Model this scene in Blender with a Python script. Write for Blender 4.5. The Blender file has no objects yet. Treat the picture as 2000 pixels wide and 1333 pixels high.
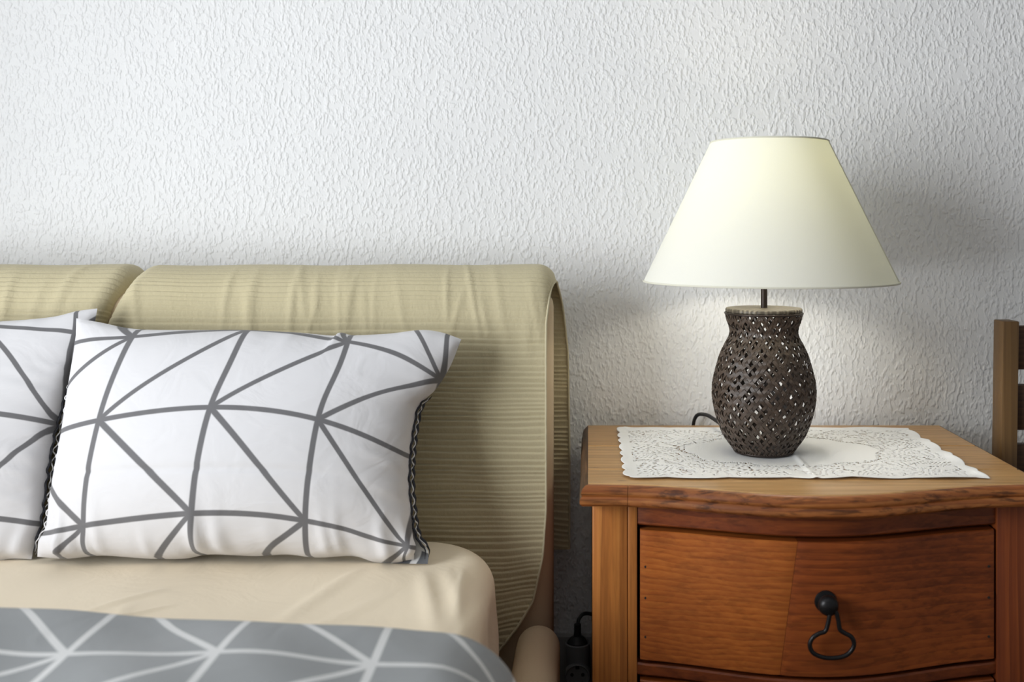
import bpy, bmesh, math, random
import numpy as np
from mathutils import Vector

# ------------------------------------------------------------------ camera, light, exposure
SC = bpy.context.scene
COL = SC.collection
F = 35.0 / 36.0 * 2000.0            # focal length in pixels of the 2000 x 1333 frame
VX, VY, ZC = 1150.0, 455.0, 0.987   # principal point (pixels), camera height

cam_d = bpy.data.cameras.new('camera')
cam = bpy.data.objects.new('camera', cam_d)
COL.objects.link(cam)
cam.location = (0, 0, ZC)
cam.rotation_euler = (math.pi / 2, 0, 0)
cam_d.lens = 35.0
cam_d.sensor_width = 36.0
cam_d.shift_x = (1000 - VX) / 2000
cam_d.shift_y = (VY - 666.5) / 2000
cam_d.clip_start = 0.02
cam_d.dof.use_dof = True
cam_d.dof.focus_distance = 1.40
cam_d.dof.aperture_fstop = 3.5
SC.camera = cam

wd = bpy.data.worlds.new('world')
SC.world = wd
wd.use_nodes = True
wd.node_tree.nodes['Background'].inputs[0].default_value = (0.75, 0.87, 1.0, 1)
wd.node_tree.nodes['Background'].inputs[1].default_value = 0.5

# daylight entering through the window in the left wall
WX, WY0, WY1, WZ0, WZ1 = -1.62, -0.78, 0.52, 0.35, 1.80
ld = bpy.data.lights.new('window_daylight', 'AREA')
ld.shape = 'RECTANGLE'
ld.size, ld.size_y = WY1 - WY0, WZ1 - WZ0
ld.energy = 74
ld.color = (0.94, 0.972, 1.0)
lo = bpy.data.objects.new('window_daylight', ld)
COL.objects.link(lo)
lo.location = (WX - 0.02, (WY0 + WY1) / 2, (WZ0 + WZ1) / 2)
lo.rotation_euler = Vector((1, 0, 0)).to_track_quat('-Z', 'Y').to_euler()

vs = SC.view_settings
vs.view_transform = 'Standard'
vs.look = 'None'
vs.gamma = 1.0
vs.use_curve_mapping = False
vs.exposure = 0.0
SC.cycles.max_bounces = 7
SC.cycles.diffuse_bounces = 4

# ------------------------------------------------------------------ helpers
ORG = {}

def link(o, parent, org):
    COL.objects.link(o)
    org = Vector(org)
    ORG[o] = org
    if parent is not None:
        o.parent = parent
        o.location = org - ORG[parent]
    else:
        o.location = org
    return o

def empty(name, org, label, cat, group=None):
    o = bpy.data.objects.new(name, None)
    o.empty_display_size = 0.05
    link(o, None, org)
    tag(o, label, cat, group)
    return o

def tag(o, label=None, cat=None, group=None, kind=None):
    if label: o['label'] = label
    if cat: o['category'] = cat
    if group: o['group'] = group
    if kind: o['kind'] = kind
    return o

def mk(name, verts, faces, mat, parent=None, org=None, smooth=True, uv=None, sharp=None):
    v = np.asarray(verts, float).reshape(-1, 3)
    if org is None:
        org = ORG[parent] if parent is not None else Vector(((v[:, 0].min() + v[:, 0].max()) / 2, (v[:, 1].min() + v[:, 1].max()) / 2, v[:, 2].min()))
    me = bpy.data.meshes.new(name)
    me.from_pydata((v - np.array(org)).tolist(), [], [list(map(int, f)) for f in faces])
    if uv is not None:
        l = me.uv_layers.new(name='UVMap')
        idx = np.empty(len(me.loops), dtype=np.int32)
        me.loops.foreach_get('vertex_index', idx)
        l.data.foreach_set('uv', np.asarray(uv, float)[idx].ravel())
    if smooth:
        me.polygons.foreach_set('use_smooth', [True] * len(me.polygons))
        if sharp is not None:
            me.set_sharp_from_angle(angle=math.radians(sharp))
    if mat is not None:
        me.materials.append(mat)
    me.update()
    o = bpy.data.objects.new(name, me)
    return link(o, parent, org)

def grid_faces(n, m, cu=False, cv=False):
    fs = []
    for i in range(n if cu else n - 1):
        i2 = (i + 1) % n
        for j in range(m if cv else m - 1):
            j2 = (j + 1) % m
            fs.append((i * m + j, i2 * m + j, i2 * m + j2, i * m + j2))
    return fs

def loft(name, secs, mat, parent=None, caps=True, smooth=True, sharp=35, closed=False, **k):
    S = np.asarray(secs, float)
    n, m = S.shape[:2]
    fs = grid_faces(n, m, closed, True)
    if caps and not closed:
        fs.append(tuple(range(m)))
        fs.append(tuple((n - 1) * m + j for j in range(m - 1, -1, -1)))
    return mk(name, S.reshape(-1, 3), fs, mat, parent, smooth=smooth, sharp=sharp, **k)

def box(name, x0, x1, y0, y1, z0, z1, mat, parent=None, bev=0.003, seg=2, org=None, shear=None):
    bm = bmesh.new()
    bmesh.ops.create_cube(bm, size=1)
    for v in bm.verts:
        v.co = Vector(((x0 + x1) / 2 + v.co.x * (x1 - x0), (y0 + y1) / 2 + v.co.y * (y1 - y0), (z0 + z1) / 2 + v.co.z * (z1 - z0)))
        if shear:
            t = (v.co.z - z0) / (z1 - z0)
            v.co.x += shear[0] * t
            v.co.y += shear[1] * t
    if bev:
        bmesh.ops.bevel(bm, geom=list(bm.edges), offset=bev, segments=seg, profile=0.5, affect='EDGES')
    bmesh.ops.recalc_face_normals(bm, faces=bm.faces)
    bm.verts.index_update()
    vs_ = [tuple(v.co) for v in bm.verts]
    fs_ = [[v.index for v in f.verts] for f in bm.faces]
    bm.free()
    return mk(name, vs_, fs_, mat, parent, org=org, smooth=True, sharp=40)

def catmull(pts, per=8, closed=False):
    P = np.asarray(pts, float)
    n = len(P)
    out = []
    rng = range(n) if closed else range(n - 1)
    for i in rng:
        if closed:
            a, b, c, d = P[(i - 1) % n], P[i], P[(i + 1) % n], P[(i + 2) % n]
        else:
            a, b, c, d = P[max(i - 1, 0)], P[i], P[i + 1], P[min(i + 2, n - 1)]
        for t in np.arange(per) / per:
            out.append(0.5 * ((2 * b) + (c - a) * t + (2 * a - 5 * b + 4 * c - d) * t * t + (3 * b - a - 3 * c + d) * t ** 3))
    if not closed:
        out.append(P[-1])
    return np.array(out)

def resample(P, n):
    P = np.asarray(P, float)
    d = np.r_[0, np.cumsum(np.linalg.norm(np.diff(P, axis=0), axis=1))]
    t = np.linspace(0, d[-1], n)
    return np.stack([np.interp(t, d, P[:, k]) for k in range(P.shape[1])], 1)

def tube_secs(path, r, k=8, closed=False):
    P = np.asarray(path, float)
    n = len(P)
    if closed:
        T = np.roll(P, -1, 0) - np.roll(P, 1, 0)
    else:
        T = np.gradient(P, axis=0)
    T /= np.linalg.norm(T, axis=1)[:, None] + 1e-12
    ref = np.array([0.31, 0.23, 0.92])
    if abs(T[0] @ ref) > 0.9: ref = np.array([1., 0, 0])
    nrm = ref - T[0] * (ref @ T[0]); nrm /= np.linalg.norm(nrm)
    R = r if hasattr(r, '__len__') else [r] * n
    out = []
    for i in range(n):
        nrm = nrm - T[i] * (nrm @ T[i]); nrm /= np.linalg.norm(nrm)
        b = np.cross(T[i], nrm)
        a = np.arange(k) / k * 2 * math.pi
        out.append(P[i] + R[i] * (np.cos(a)[:, None] * nrm + np.sin(a)[:, None] * b))
    return np.array(out)

def tube(name, path, r, mat, parent=None, k=8, closed=False, **kw):
    return loft(name, tube_secs(path, r, k, closed), mat, parent, caps=not closed, closed=closed, sharp=60, **kw)

def lathe(name, prof, cx, cy, mat, parent=None, k=48, closed=False, axis='z', sharp=35, **kw):
    """prof: (r, z) list, revolved round a vertical axis (or an axis along -Y when axis == 'y')"""
    prof = np.asarray(prof, float)
    a = np.arange(k) / k * 2 * math.pi
    S = []
    for r, h in prof:
        if axis == 'z':
            S.append(np.stack([cx + r * np.cos(a), cy + r * np.sin(a), np.full(k, h)], 1))
        else:
            S.append(np.stack([cx + r * np.cos(a), np.full(k, h), cy + r * np.sin(a)], 1))
    return loft(name, S, mat, parent, caps=not closed, sharp=sharp, **kw)

def at(px, py, Y):
    """point of the place that the photograph shows at (px, py) when it stands at depth Y"""
    return np.array([(px - VX) / F * Y, Y, ZC - (py - VY) / F * Y])

def proj(P):
    P = np.asarray(P, float)
    return np.stack([VX + P[..., 0] / P[..., 1] * F, VY - (P[..., 2] - ZC) / P[..., 1] * F], -1)

def smooth01(x):
    x = np.clip(x, 0, 1)
    return x * x * (3 - 2 * x)

# ------------------------------------------------------------------ material helpers
class NT:
    def __init__(s, name):
        s.m = bpy.data.materials.new(name)
        s.m.use_nodes = True
        s.t = s.m.node_tree
        s.t.nodes.clear()
        s.out = s.t.nodes.new('ShaderNodeOutputMaterial')
    def n(s, typ, ins=None, **props):
        nd = s.t.nodes.new(typ)
        for k, v in props.items(): setattr(nd, k, v)
        for k, v in (ins or {}).items():
            if isinstance(v, bpy.types.NodeSocket): s.t.links.new(v, nd.inputs[k])
            else: nd.inputs[k].default_value = v
        return nd
    def math(s, op, a, b=None, c=None, clamp=False):
        nd = s.t.nodes.new('ShaderNodeMath'); nd.operation = op; nd.use_clamp = clamp
        for i, v in enumerate((a, b, c)):
            if v is None: continue
            if isinstance(v, bpy.types.NodeSocket): s.t.links.new(v, nd.inputs[i])
            else: nd.inputs[i].default_value = v
        return nd.outputs[0]
    def mix(s, fac, a, b, blend='MIX'):
        nd = s.t.nodes.new('ShaderNodeMix'); nd.data_type = 'RGBA'; nd.blend_type = blend
        for i, v in ((0, fac), (6, a), (7, b)):
            if isinstance(v, bpy.types.NodeSocket): s.t.links.new(v, nd.inputs[i])
            else: nd.inputs[i].default_value = v if i == 0 else (*v, 1) if len(v) == 3 else v
        return nd.outputs[2]
    def ramp(s, fac, stops):
        nd = s.t.nodes.new('ShaderNodeValToRGB')
        e = nd.color_ramp.elements
        while len(e) < len(stops): e.new(0.5)
        for el, (p, c) in zip(e, stops):
            el.position = p
            el.color = (*c, 1) if hasattr(c, '__len__') else (c, c, c, 1)
        s.t.links.new(fac, nd.inputs[0])
        return nd.outputs[0]
    def coords(s, scale=(1, 1, 1), loc=(0, 0, 0), rot=(0, 0, 0), kind='Object'):
        tc = s.t.nodes.new('ShaderNodeTexCoord')
        mp = s.n('ShaderNodeMapping', {'Vector': tc.outputs[kind], 'Location': loc, 'Rotation': rot, 'Scale': scale})
        return mp.outputs[0]
    def noise(s, vec, scale, detail=2, rough=0.5, dist=0):
        return s.n('ShaderNodeTexNoise', {'Vector': vec, 'Scale': scale, 'Detail': detail, 'Roughness': rough, 'Distortion': dist}).outputs[0]
    def bump(s, h, strength=0.5, dist=0.001, normal=None):
        ins = {'Height': h, 'Strength': strength, 'Distance': dist}
        if normal is not None: ins['Normal'] = normal
        return s.n('ShaderNodeBump', ins).outputs[0]
    def done(s, color, rough=0.5, normal=None, spec=0.5, metal=0.0, **extra):
        b = s.n('ShaderNodeBsdfPrincipled', {'Roughness': rough, 'Metallic': metal, 'Specular IOR Level': spec})
        if isinstance(color, bpy.types.NodeSocket): s.t.links.new(color, b.inputs['Base Color'])
        else: b.inputs['Base Color'].default_value = (*color, 1)
        if normal is not None: s.t.links.new(normal, b.inputs['Normal'])
        for k, v in extra.items():
            k = k.replace('_', ' ')
            if isinstance(v, bpy.types.NodeSocket): s.t.links.new(v, b.inputs[k])
            else: b.inputs[k].default_value = v
        s.t.links.new(b.outputs[0], s.out.inputs[0])
        return s.m

def plain(name, col, rough=0.5, spec=0.5, metal=0.0, bscale=None, bstr=0.3, bdist=0.0005):
    t = NT(name)
    nm = None
    v = t.coords()
    if bscale: nm = t.bump(t.noise(v, bscale, 3), bstr, bdist)
    var = t.noise(v, 6, 2)
    c = t.mix(t.math('MULTIPLY', var, 0.25), col, tuple(x * 0.85 for x in col))
    return t.done(c, rough, nm, spec, metal)

def wood(name, axis, cols, seed=0, ring=34, rough=0.42, stain=None, dots=True, band='auto', blotch=0.45, coat=0.0, spec=0.4, streak=0.0):
    """axis = direction of the grain; cols = dark, middle, light"""
    t = NT(name)
    st = [1.0, 1.0, 1.0]; st['xyz'.index(axis)] = 0.09
    v = t.coords(tuple(st), (seed * 1.37, seed * 0.71, seed * 2.13))
    warp = t.noise(v, 5, 2, 0.5, 0.6)
    bd = {'x': 'Z', 'y': 'X', 'z': 'X'}[axis] if band == 'auto' else band
    w = t.n('ShaderNodeTexWave', {'Vector': v, 'Scale': ring, 'Distortion': 11.0, 'Detail': 2.0, 'Detail Scale': 0.5, 'Detail Roughness': 0.6},
            wave_type='BANDS', bands_direction=bd, wave_profile='SAW').outputs['Fac']
    st2 = [1.0, 1.0, 1.0]; st2['xyz'.index(axis)] = 0.02
    v2 = t.coords(tuple(st2), (seed * 0.3, seed, seed))
    fine = t.noise(v2, 260, 3, 0.6)
    f = t.math('ADD', t.math('MULTIPLY', w, 0.20), t.math('MULTIPLY', fine, 0.40))
    f = t.math('ADD', f, t.math('MULTIPLY', warp, 0.40))
    c = t.ramp(f, [(0.22, cols[0]), (0.48, cols[1]), (0.74, cols[2])])
    st3 = [1.6, 1.6, 1.6]; st3['xyz'.index(axis)] = 0.6
    vb = t.coords(tuple(st3), (seed * 3.1, seed, 0))
    bl = t.noise(vb, 9, 4, 0.6, 0.4)
    blm = t.ramp(bl, [(0.40, 0.0), (0.66, 1.0)])
    c = t.mix(t.math('MULTIPLY', blm, blotch), c, stain or cols[0])
    if streak:
        st5 = [3.0, 3.0, 3.0]; st5['xyz'.index(axis)] = 0.14
        sk = t.ramp(t.noise(t.coords(tuple(st5), (seed * 1.7, seed, 1)), 42, 4, 0.65, 0.3), [(0.50, 0.0), (0.62, 1.0)])
        c = t.mix(t.math('MULTIPLY', sk, streak), c, tuple(x * 0.35 for x in cols[0]))
    if dots:
        st4 = [1.0, 1.0, 1.0]; st4['xyz'.index(axis)] = 0.35
        vo = t.n('ShaderNodeTexVoronoi', {'Vector': t.coords(tuple(st4), (seed, seed * 2, seed * 3)), 'Scale': 26.0}, feature='F1').outputs['Distance']
        dm = t.ramp(vo, [(0.035, 1.0), (0.085, 0.0)])
        c = t.mix(t.math('MULTIPLY', dm, 0.75), c, tuple(x * 0.25 for x in cols[0]))
    nm = t.bump(t.math('ADD', fine, t.math('MULTIPLY', bl, 1.2)), 0.25, 0.0006)
    rg = t.math('ADD', t.math('MULTIPLY', bl, 0.2), rough - 0.1)
    return t.done(c, rg, nm, spec, Coat_Weight=coat, Coat_Roughness=0.25)

def print_lines(t, half):
    """mask (1 on a line) of the triangle print in cloth units"""
    uv = t.n('ShaderNodeUVMap').outputs[0]
    sp = t.n('ShaderNodeSeparateXYZ', {0: uv})
    u, v = sp.outputs[0], sp.outputs[1]
    fu, fv = t.math('FRACT', u), t.math('FRACT', v)
    par = t.math('FLOORED_MODULO', t.math('FLOOR', v), 2.0)
    du = t.math('MINIMUM', fu, t.math('SUBTRACT', 1.0, fu))
    dv = t.math('MINIMUM', fv, t.math('SUBTRACT', 1.0, fv))
    da = t.math('MULTIPLY', t.math('ABSOLUTE', t.math('SUBTRACT', fu, fv)), 0.7071)
    db = t.math('MULTIPLY', t.math('ABSOLUTE', t.math('SUBTRACT', t.math('ADD', fu, fv), 1.0)), 0.7071)
    dd = t.math('ADD', t.math('MULTIPLY', par, da), t.math('MULTIPLY', t.math('SUBTRACT', 1.0, par), db))
    d = t.math('MINIMUM', t.math('MINIMUM', du, dv), dd)
    mr = t.n('ShaderNodeMapRange', {0: d, 1: half - 0.005, 2: half + 0.005, 3: 1.0, 4: 0.0})
    return mr.outputs[0]

def printed_cloth(name, base, line, half, rough=0.75, wr=1.0, line_mix=1.0):
    t = NT(name)
    m = print_lines(t, half)
    v = t.coords()
    c = t.mix(t.math('MULTIPLY', m, line_mix), base, line)
    weave = t.noise(v, 900, 2)
    wrk = t.noise(t.coords((1.0, 1.0, 1.4), (3, 1, 2)), 14, 3, 0.5, 1.2)
    n1 = t.bump(wrk, 0.35 * wr, 0.006)
    n2 = t.bump(weave, 0.12, 0.0004, n1)
    return t.done(c, rough, n2, 0.25, Sheen_Weight=0.15)

# ------------------------------------------------------------------ materials
def mat_wall(name='white_textured_plaster'):
    t = NT(name)
    v = t.coords((1.0, 1.0, 0.58))
    w = t.noise(v, 11, 2)
    vv = t.n('ShaderNodeVectorMath', {0: v, 1: t.n('ShaderNodeVectorMath', {0: t.n('ShaderNodeTexNoise', {'Vector': v, 'Scale': 40.0, 'Detail': 0.0}).outputs[1], 'Scale': 0.004}, operation='SCALE').outputs[0]}, operation='ADD').outputs[0]
    nz = t.noise(vv, 190, 1, 0.5)
    drip = t.n('ShaderNodeMapRange', {0: nz, 1: 0.40, 2: 0.76, 3: 0.0, 4: 1.0}, interpolation_type='SMOOTHSTEP').outputs[0]
    nm = t.bump(drip, 0.55, 0.0024)
    c = t.mix(w, (0.85, 0.85, 0.85), (0.82, 0.82, 0.82))
    return t.done(c, 0.6, nm, 0.3)

M = {}
M['wall'] = mat_wall()
M['paint'] = plain('grey_wall_paint', (0.42, 0.42, 0.415), 0.8, 0.2)
M['ceil'] = plain('white_ceiling_paint', (0.68, 0.68, 0.675), 0.9, 0.1)
M['floor'] = wood('floor_planks_wood', 'y', ((0.10, 0.055, 0.03), (0.19, 0.11, 0.06), (0.27, 0.17, 0.10)), 5, dots=False)
M['frame_white'] = plain('white_window_paint', (0.8, 0.8, 0.78), 0.4)
t = NT('window_glass'); M['glass'] = t.done((1, 1, 1), 0.0, None, 0.5, Transmission_Weight=1.0, IOR=1.01)

HON_SHEEN = ((0.33, 0.170, 0.060), (0.52, 0.300, 0.120), (0.64, 0.400, 0.180))  # top boards: reflected window sheen, along with wear, put into the paler colour
ORA = ((0.25, 0.078, 0.016), (0.48, 0.17, 0.036), (0.62, 0.26, 0.062))
RED = ((0.075, 0.017, 0.006), (0.18, 0.040, 0.011), (0.30, 0.078, 0.018))
DRL = ((0.15, 0.035, 0.009), (0.36, 0.094, 0.018), (0.51, 0.16, 0.032))
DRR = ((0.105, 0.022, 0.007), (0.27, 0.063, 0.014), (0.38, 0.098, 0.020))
M['plank1'] = wood('sheen_honey_pine_back_plank', 'x', HON_SHEEN, 1, 20, 0.34, band='Y', blotch=0.35, streak=0.3)
M['plank2'] = wood('sheen_honey_pine_middle_plank', 'x', HON_SHEEN, 2.4, 24, 0.34, band='Y', blotch=0.35, streak=0.38)
M['plank3'] = wood('sheen_honey_pine_front_plank', 'x', HON_SHEEN, 3.7, 20, 0.34, band='Y', blotch=0.25, streak=0.28)
M['mould'] = wood('red_brown_moulding_wood', 'x', ((0.10, 0.027, 0.009), (0.32, 0.098, 0.024), (0.50, 0.20, 0.055)), 4.1, 30, 0.38, blotch=0.6, streak=0.75)
M['mould_side'] = wood('dark_worn_moulding_wood', 'y', ((0.045, 0.022, 0.012), (0.13, 0.065, 0.032), (0.26, 0.14, 0.07)), 6.3, 30, 0.45, blotch=0.8, streak=0.7)
M['post'] = wood('orange_pine_post_wood', 'z', ORA, 7.2, 17, 0.4, blotch=0.45, streak=0.25)
M['post2'] = wood('red_brown_post_wood', 'z', RED, 8.9, 26, 0.4, blotch=0.35)
M['rail'] = wood('red_brown_rail_wood', 'x', RED, 9.3, 22, 0.4, blotch=0.55, streak=0.4)
M['drl'] = wood('orange_pine_drawer_wood', 'x', DRL, 2.2, 44, 0.36, blotch=0.35, dots=False, streak=0.22)
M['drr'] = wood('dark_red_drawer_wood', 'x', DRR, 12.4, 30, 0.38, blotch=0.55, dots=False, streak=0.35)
M['side'] = wood('brown_side_board_wood', 'z', RED, 13.0, 20, 0.5)
M['chair'] = wood('olive_brown_chair_wood', 'z', ((0.085, 0.045, 0.017), (0.135, 0.073, 0.027), (0.18, 0.10, 0.037)), 14.0, 40, 0.45, dots=False, blotch=0.2)
M['chair_slat'] = wood('dark_brown_chair_slat_wood', 'x', ((0.035, 0.016, 0.008), (0.065, 0.031, 0.015), (0.09, 0.045, 0.021)), 15.0, 40, 0.5, dots=False, blotch=0.2)
M['iron'] = plain('black_iron', (0.020, 0.019, 0.020), 0.38, 0.5, 0.6, 300, 0.25)
M['rod'] = plain('dark_bronze_metal', (0.035, 0.024, 0.020), 0.4, 0.5, 0.5)
M['black'] = plain('black_rubber', (0.012, 0.012, 0.013), 0.5)
M['grey_plastic'] = plain('dark_grey_plastic', (0.20, 0.20, 0.205), 0.35)
M['sock_plate'] = plain('grey_plate_plastic', (0.28, 0.27, 0.26), 0.5)
M['nail'] = plain('dark_nail_hole', (0.02, 0.012, 0.008), 0.7)

# headboard cover, olive pleated cotton
t = NT('olive_pleated_cotton')
v = t.coords()
crk = t.noise(t.coords((1, 1, 0.45), (2, 5, 1)), 170, 3, 0.65)
big = t.noise(v, 7, 3, 0.5, 0.5)
c = t.mix(big, (0.60, 0.535, 0.36), (0.545, 0.48, 0.31))
c = t.mix(t.math('MULTIPLY', t.noise(t.coords((1, 1, 1), (1, 2, 3)), 500, 2), 0.25), c, (0.42, 0.36, 0.21))
nm = t.bump(crk, 0.4, 0.0022)
M['cover'] = t.done(c, 0.85, nm, 0.15, Sheen_Weight=0.15)
M['hem'] = plain('pale_olive_hem', (0.57, 0.51, 0.35), 0.85, 0.15, 0, 400, 0.3)

# bed sheet
t = NT('peach_cotton_sheet')
v = t.coords()
wr = t.noise(t.coords((1, 1, 1), (4, 2, 0)), 9, 4, 0.55, 1.6)
wv = t.noise(v, 700, 2)
c = t.mix(t.noise(v, 3, 2), (0.88, 0.765, 0.59), (0.85, 0.73, 0.55))
nm = t.bump(wr, 0.30, 0.006)
nm = t.bump(wv, 0.12, 0.0004, nm)
M['sheet'] = t.done(c, 0.8, nm, 0.2, Sheen_Weight=0.1)
M['bedcloth'] = plain('tan_upholstery', (0.60, 0.475, 0.32), 0.8, 0.2, 0, 600, 0.3)

M['pillow_front'] = printed_cloth('white_cotton_grey_triangle_print', (0.71, 0.70, 0.715), (0.155, 0.152, 0.158), 0.027)
M['pillow_back'] = printed_cloth('grey_cotton_white_triangle_print', (0.115, 0.120, 0.130), (0.70, 0.70, 0.70), 0.030)
M['duvet'] = printed_cloth('grey_duvet_white_triangle_print', (0.255, 0.265, 0.27), (0.60, 0.60, 0.595), 0.027, wr=0.6)
M['seam'] = plain('dark_grey_seam_cloth', (0.055, 0.056, 0.065), 0.85, 0.1)
M['seam_white'] = plain('white_seam_cloth', (0.75, 0.74, 0.74), 0.85, 0.1)
M['mattress'] = plain('mattress_ticking', (0.7, 0.66, 0.58), 0.9, 0.1)

# lamp
def cane(name, a, b):
    t = NT(name)
    uv = t.n('ShaderNodeUVMap').outputs[0]
    mp = t.n('ShaderNodeMapping', {'Vector': uv, 'Scale': (6.0, 0.6, 1)}).outputs[0]
    f = t.noise(mp, 3.0, 3, 0.6)
    c = t.mix(t.ramp(f, [(0.3, 0.0), (0.7, 1.0)]), a, b)
    return t.done(c, 0.42, t.bump(f, 0.3, 0.0004), 0.45)
M['cane1'] = cane('dark_brown_cane', (0.030, 0.020, 0.015), (0.085, 0.062, 0.047))
M['cane2'] = cane('brown_cane', (0.040, 0.025, 0.018), (0.12, 0.088, 0.066))
t = NT('woven_lid_cane')
v = t.coords((1, 1, 1), rot=(0, 0, 0.6))
wx = t.n('ShaderNodeTexWave', {'Vector': v, 'Scale': 45.0, 'Distortion': 1.0}, bands_direction='X').outputs['Fac']
wy = t.n('ShaderNodeTexWave', {'Vector': v, 'Scale': 45.0, 'Distortion': 1.0}, bands_direction='Y').outputs['Fac']
h = t.math('MULTIPLY', wx, wy)
c = t.mix(h, (0.07, 0.058, 0.042), (0.24, 0.21, 0.16))
M['lid'] = t.done(c, 0.45, t.bump(h, 0.6, 0.001), 0.5)
t = NT('cream_lampshade_cloth')
v = t.coords((1, 1, 1))
th = t.noise(t.coords((1, 1, 6.0)), 160, 2)
c = t.mix(t.math('MULTIPLY', th, 0.3), (0.82, 0.812, 0.765), (0.79, 0.78, 0.725))
df = t.n('ShaderNodeBsdfDiffuse', {'Color': c, 'Normal': t.bump(th, 0.15, 0.0004)})
tr = t.n('ShaderNodeBsdfTranslucent', {'Color': (0.86, 0.86, 0.50, 1)})
mx = t.n('ShaderNodeMixShader', {0: 0.13, 1: df.outputs[0], 2: tr.outputs[0]})
t.t.links.new(mx.outputs[0], t.out.inputs[0])
M['shade'] = t.m
M['shade_trim'] = plain('cream_trim', (0.70, 0.68, 0.57), 0.8, 0.2)
t = NT('lit_bulb_glass')
em = t.n('ShaderNodeEmission', {'Color': (1.0, 0.88, 0.55, 1), 'Strength': 8.0})
t.t.links.new(em.outputs[0], t.out.inputs[0])
M['bulb'] = t.m

t = NT('white_lace_cotton')
v = t.coords()
M['lace'] = t.done((0.88, 0.88, 0.875), 0.8, t.bump(t.noise(v, 600, 2), 0.4, 0.0006), 0.2)

# ------------------------------------------------------------------ room
YW = 1.62
RX0, RX1, RY0, RZ1 = -1.62, 2.1, -2.6, 2.6
def struct(o): o['kind'] = 'structure'; return o
struct(box('wall_back', RX0 - 0.1, RX1 + 0.1, YW, YW + 0.1, 0, RZ1, M['wall'], bev=0, org=(0, YW, 0)))
struct(box('wall_right', RX1, RX1 + 0.1, RY0, YW, 0, RZ1, M['paint'], bev=0))
struct(box('wall_front', RX0 - 0.1, RX1 + 0.1, RY0 - 0.1, RY0, 0, RZ1, M['paint'], bev=0))
struct(box('floor', RX0 - 0.1, RX1 + 0.1, RY0 - 0.1, YW + 0.1, -0.1, 0, M['floor'], bev=0))
struct(box('ceiling', RX0 - 0.1, RX1 + 0.1, RY0 - 0.1, YW + 0.1, RZ1, RZ1 + 0.1, M['ceil'], bev=0))
# left wall with its window opening, one mesh built round the hole
def wall_with_hole(name, x0, x1, y0, y1, z0, z1, hy0, hy1, hz0, hz1, mat):
    ys, zs = [y0, hy0, hy1, y1], [z0, hz0, hz1, z1]
    V, Fc = [], []
    for x in (x0, x1):
        for y in ys:
            for z in zs: V.append((x, y, z))
    idx = lambda s, i, j: s * 16 + i * 4 + j
    for i in range(3):
        for j in range(3):
            if i == 1 and j == 1: continue
            Fc.append((idx(1, i, j), idx(1, i + 1, j), idx(1, i + 1, j + 1), idx(1, i, j + 1)))
            Fc.append((idx(0, i, j), idx(0, i, j + 1), idx(0, i + 1, j + 1), idx(0, i + 1, j)))
    for (i, j), (k, l) in (((1, 1), (2, 1)), ((2, 1), (2, 2)), ((2, 2), (1, 2)), ((1, 2), (1, 1))):
        Fc.append((idx(0, i, j), idx(0, k, l), idx(1, k, l), idx(1, i, j)))
    for (i, j), (k, l) in (((0, 0), (3, 0)), ((3, 0), (3, 3)), ((3, 3), (0, 3)), ((0, 3), (0, 0))):
        Fc.append((idx(0, i, j), idx(1, i, j), idx(1, k, l), idx(0, k, l)))
    return mk(name, V, Fc, mat, smooth=False)
struct(wall_with_hole('wall_left', RX0 - 0.1, RX0, RY0, YW, 0, RZ1, WY0, WY1, WZ0, WZ1, M['paint']))
wn = bpy.data.objects.new('window_1', None); link(wn, None, (RX0 - 0.08, (WY0 + WY1) / 2, WZ0)); struct(wn)
for nm_, a in (('window_frame', (WY0, WY0 + 0.05, WZ0, WZ1)), ('window_frame', (WY1 - 0.05, WY1, WZ0, WZ1)),
               ('window_frame', (WY0 + 0.05, WY1 - 0.05, WZ0, WZ0 + 0.05)), ('window_frame', (WY0 + 0.05, WY1 - 0.05, WZ1 - 0.05, WZ1))):
    box(nm_, RX0 - 0.10, RX0 - 0.05, *a, M['frame_white'], wn, 0.004)
for s_ in (0, 1):
    ym = (WY0 + WY1) / 2
    box('pane', RX0 - 0.082, RX0 - 0.076, (WY0 + 0.05, ym)[s_], (ym, WY1 - 0.05)[s_], WZ0 + 0.05, WZ1 - 0.05, M['glass'], wn, 0)
for nm_, a in (('baseboard_back', (RX0, RX1, YW - 0.012, YW)), ('baseboard_front', (RX0, RX1, RY0, RY0 + 0.012)),
               ('baseboard_left', (RX0, RX0 + 0.012, RY0 + 0.012, YW - 0.012)), ('baseboard_right', (RX1 - 0.012, RX1, RY0 + 0.012, YW - 0.012))):
    struct(box(nm_, *a, 0, 0.07, M['frame_white'], bev=0.003))

# ------------------------------------------------------------------ bed
bed = empty('bed', (-0.67, 1.47, 0), 'upholstered tan double bed with padded side rails, beside the nightstand', 'bed')
HBX0, HBX1 = -1.292, -0.053
box('headboard', HBX0, HBX1, 1.430, 1.535, 0.08, 0.905, M['bedcloth'], bed, 0.03, 5)
def rail(x0, x1, ya, yb, zt, zb):
    r = (x1 - x0) / 2; cx = (x0 + x1) / 2
    a = np.linspace(0, math.pi, 17)
    sec = [(cx + r * math.cos(q), zt - r + r * math.sin(q)) for q in a] + [(x0, zb), (x1, zb)]
    ys = np.r_[yb, yb - 0.004, yb - 0.012, np.linspace(yb - 0.03, ya, 12)]
    sc_ = np.r_[0.86, 0.94, 0.985, np.ones(12)]
    return loft('side_rail', [[(cx + (x - cx) * s, y, zb + (z - zb) * (1 - (1 - s) * 0.35)) for x, z in sec] for y, s in zip(ys, sc_)], M['bedcloth'], bed)
rail(-0.1015, -0.040, -0.52, 1.412, 0.436, 0.16)
rail(-1.305, -1.245, -0.52, 1.412, 0.436, 0.16)
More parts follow.
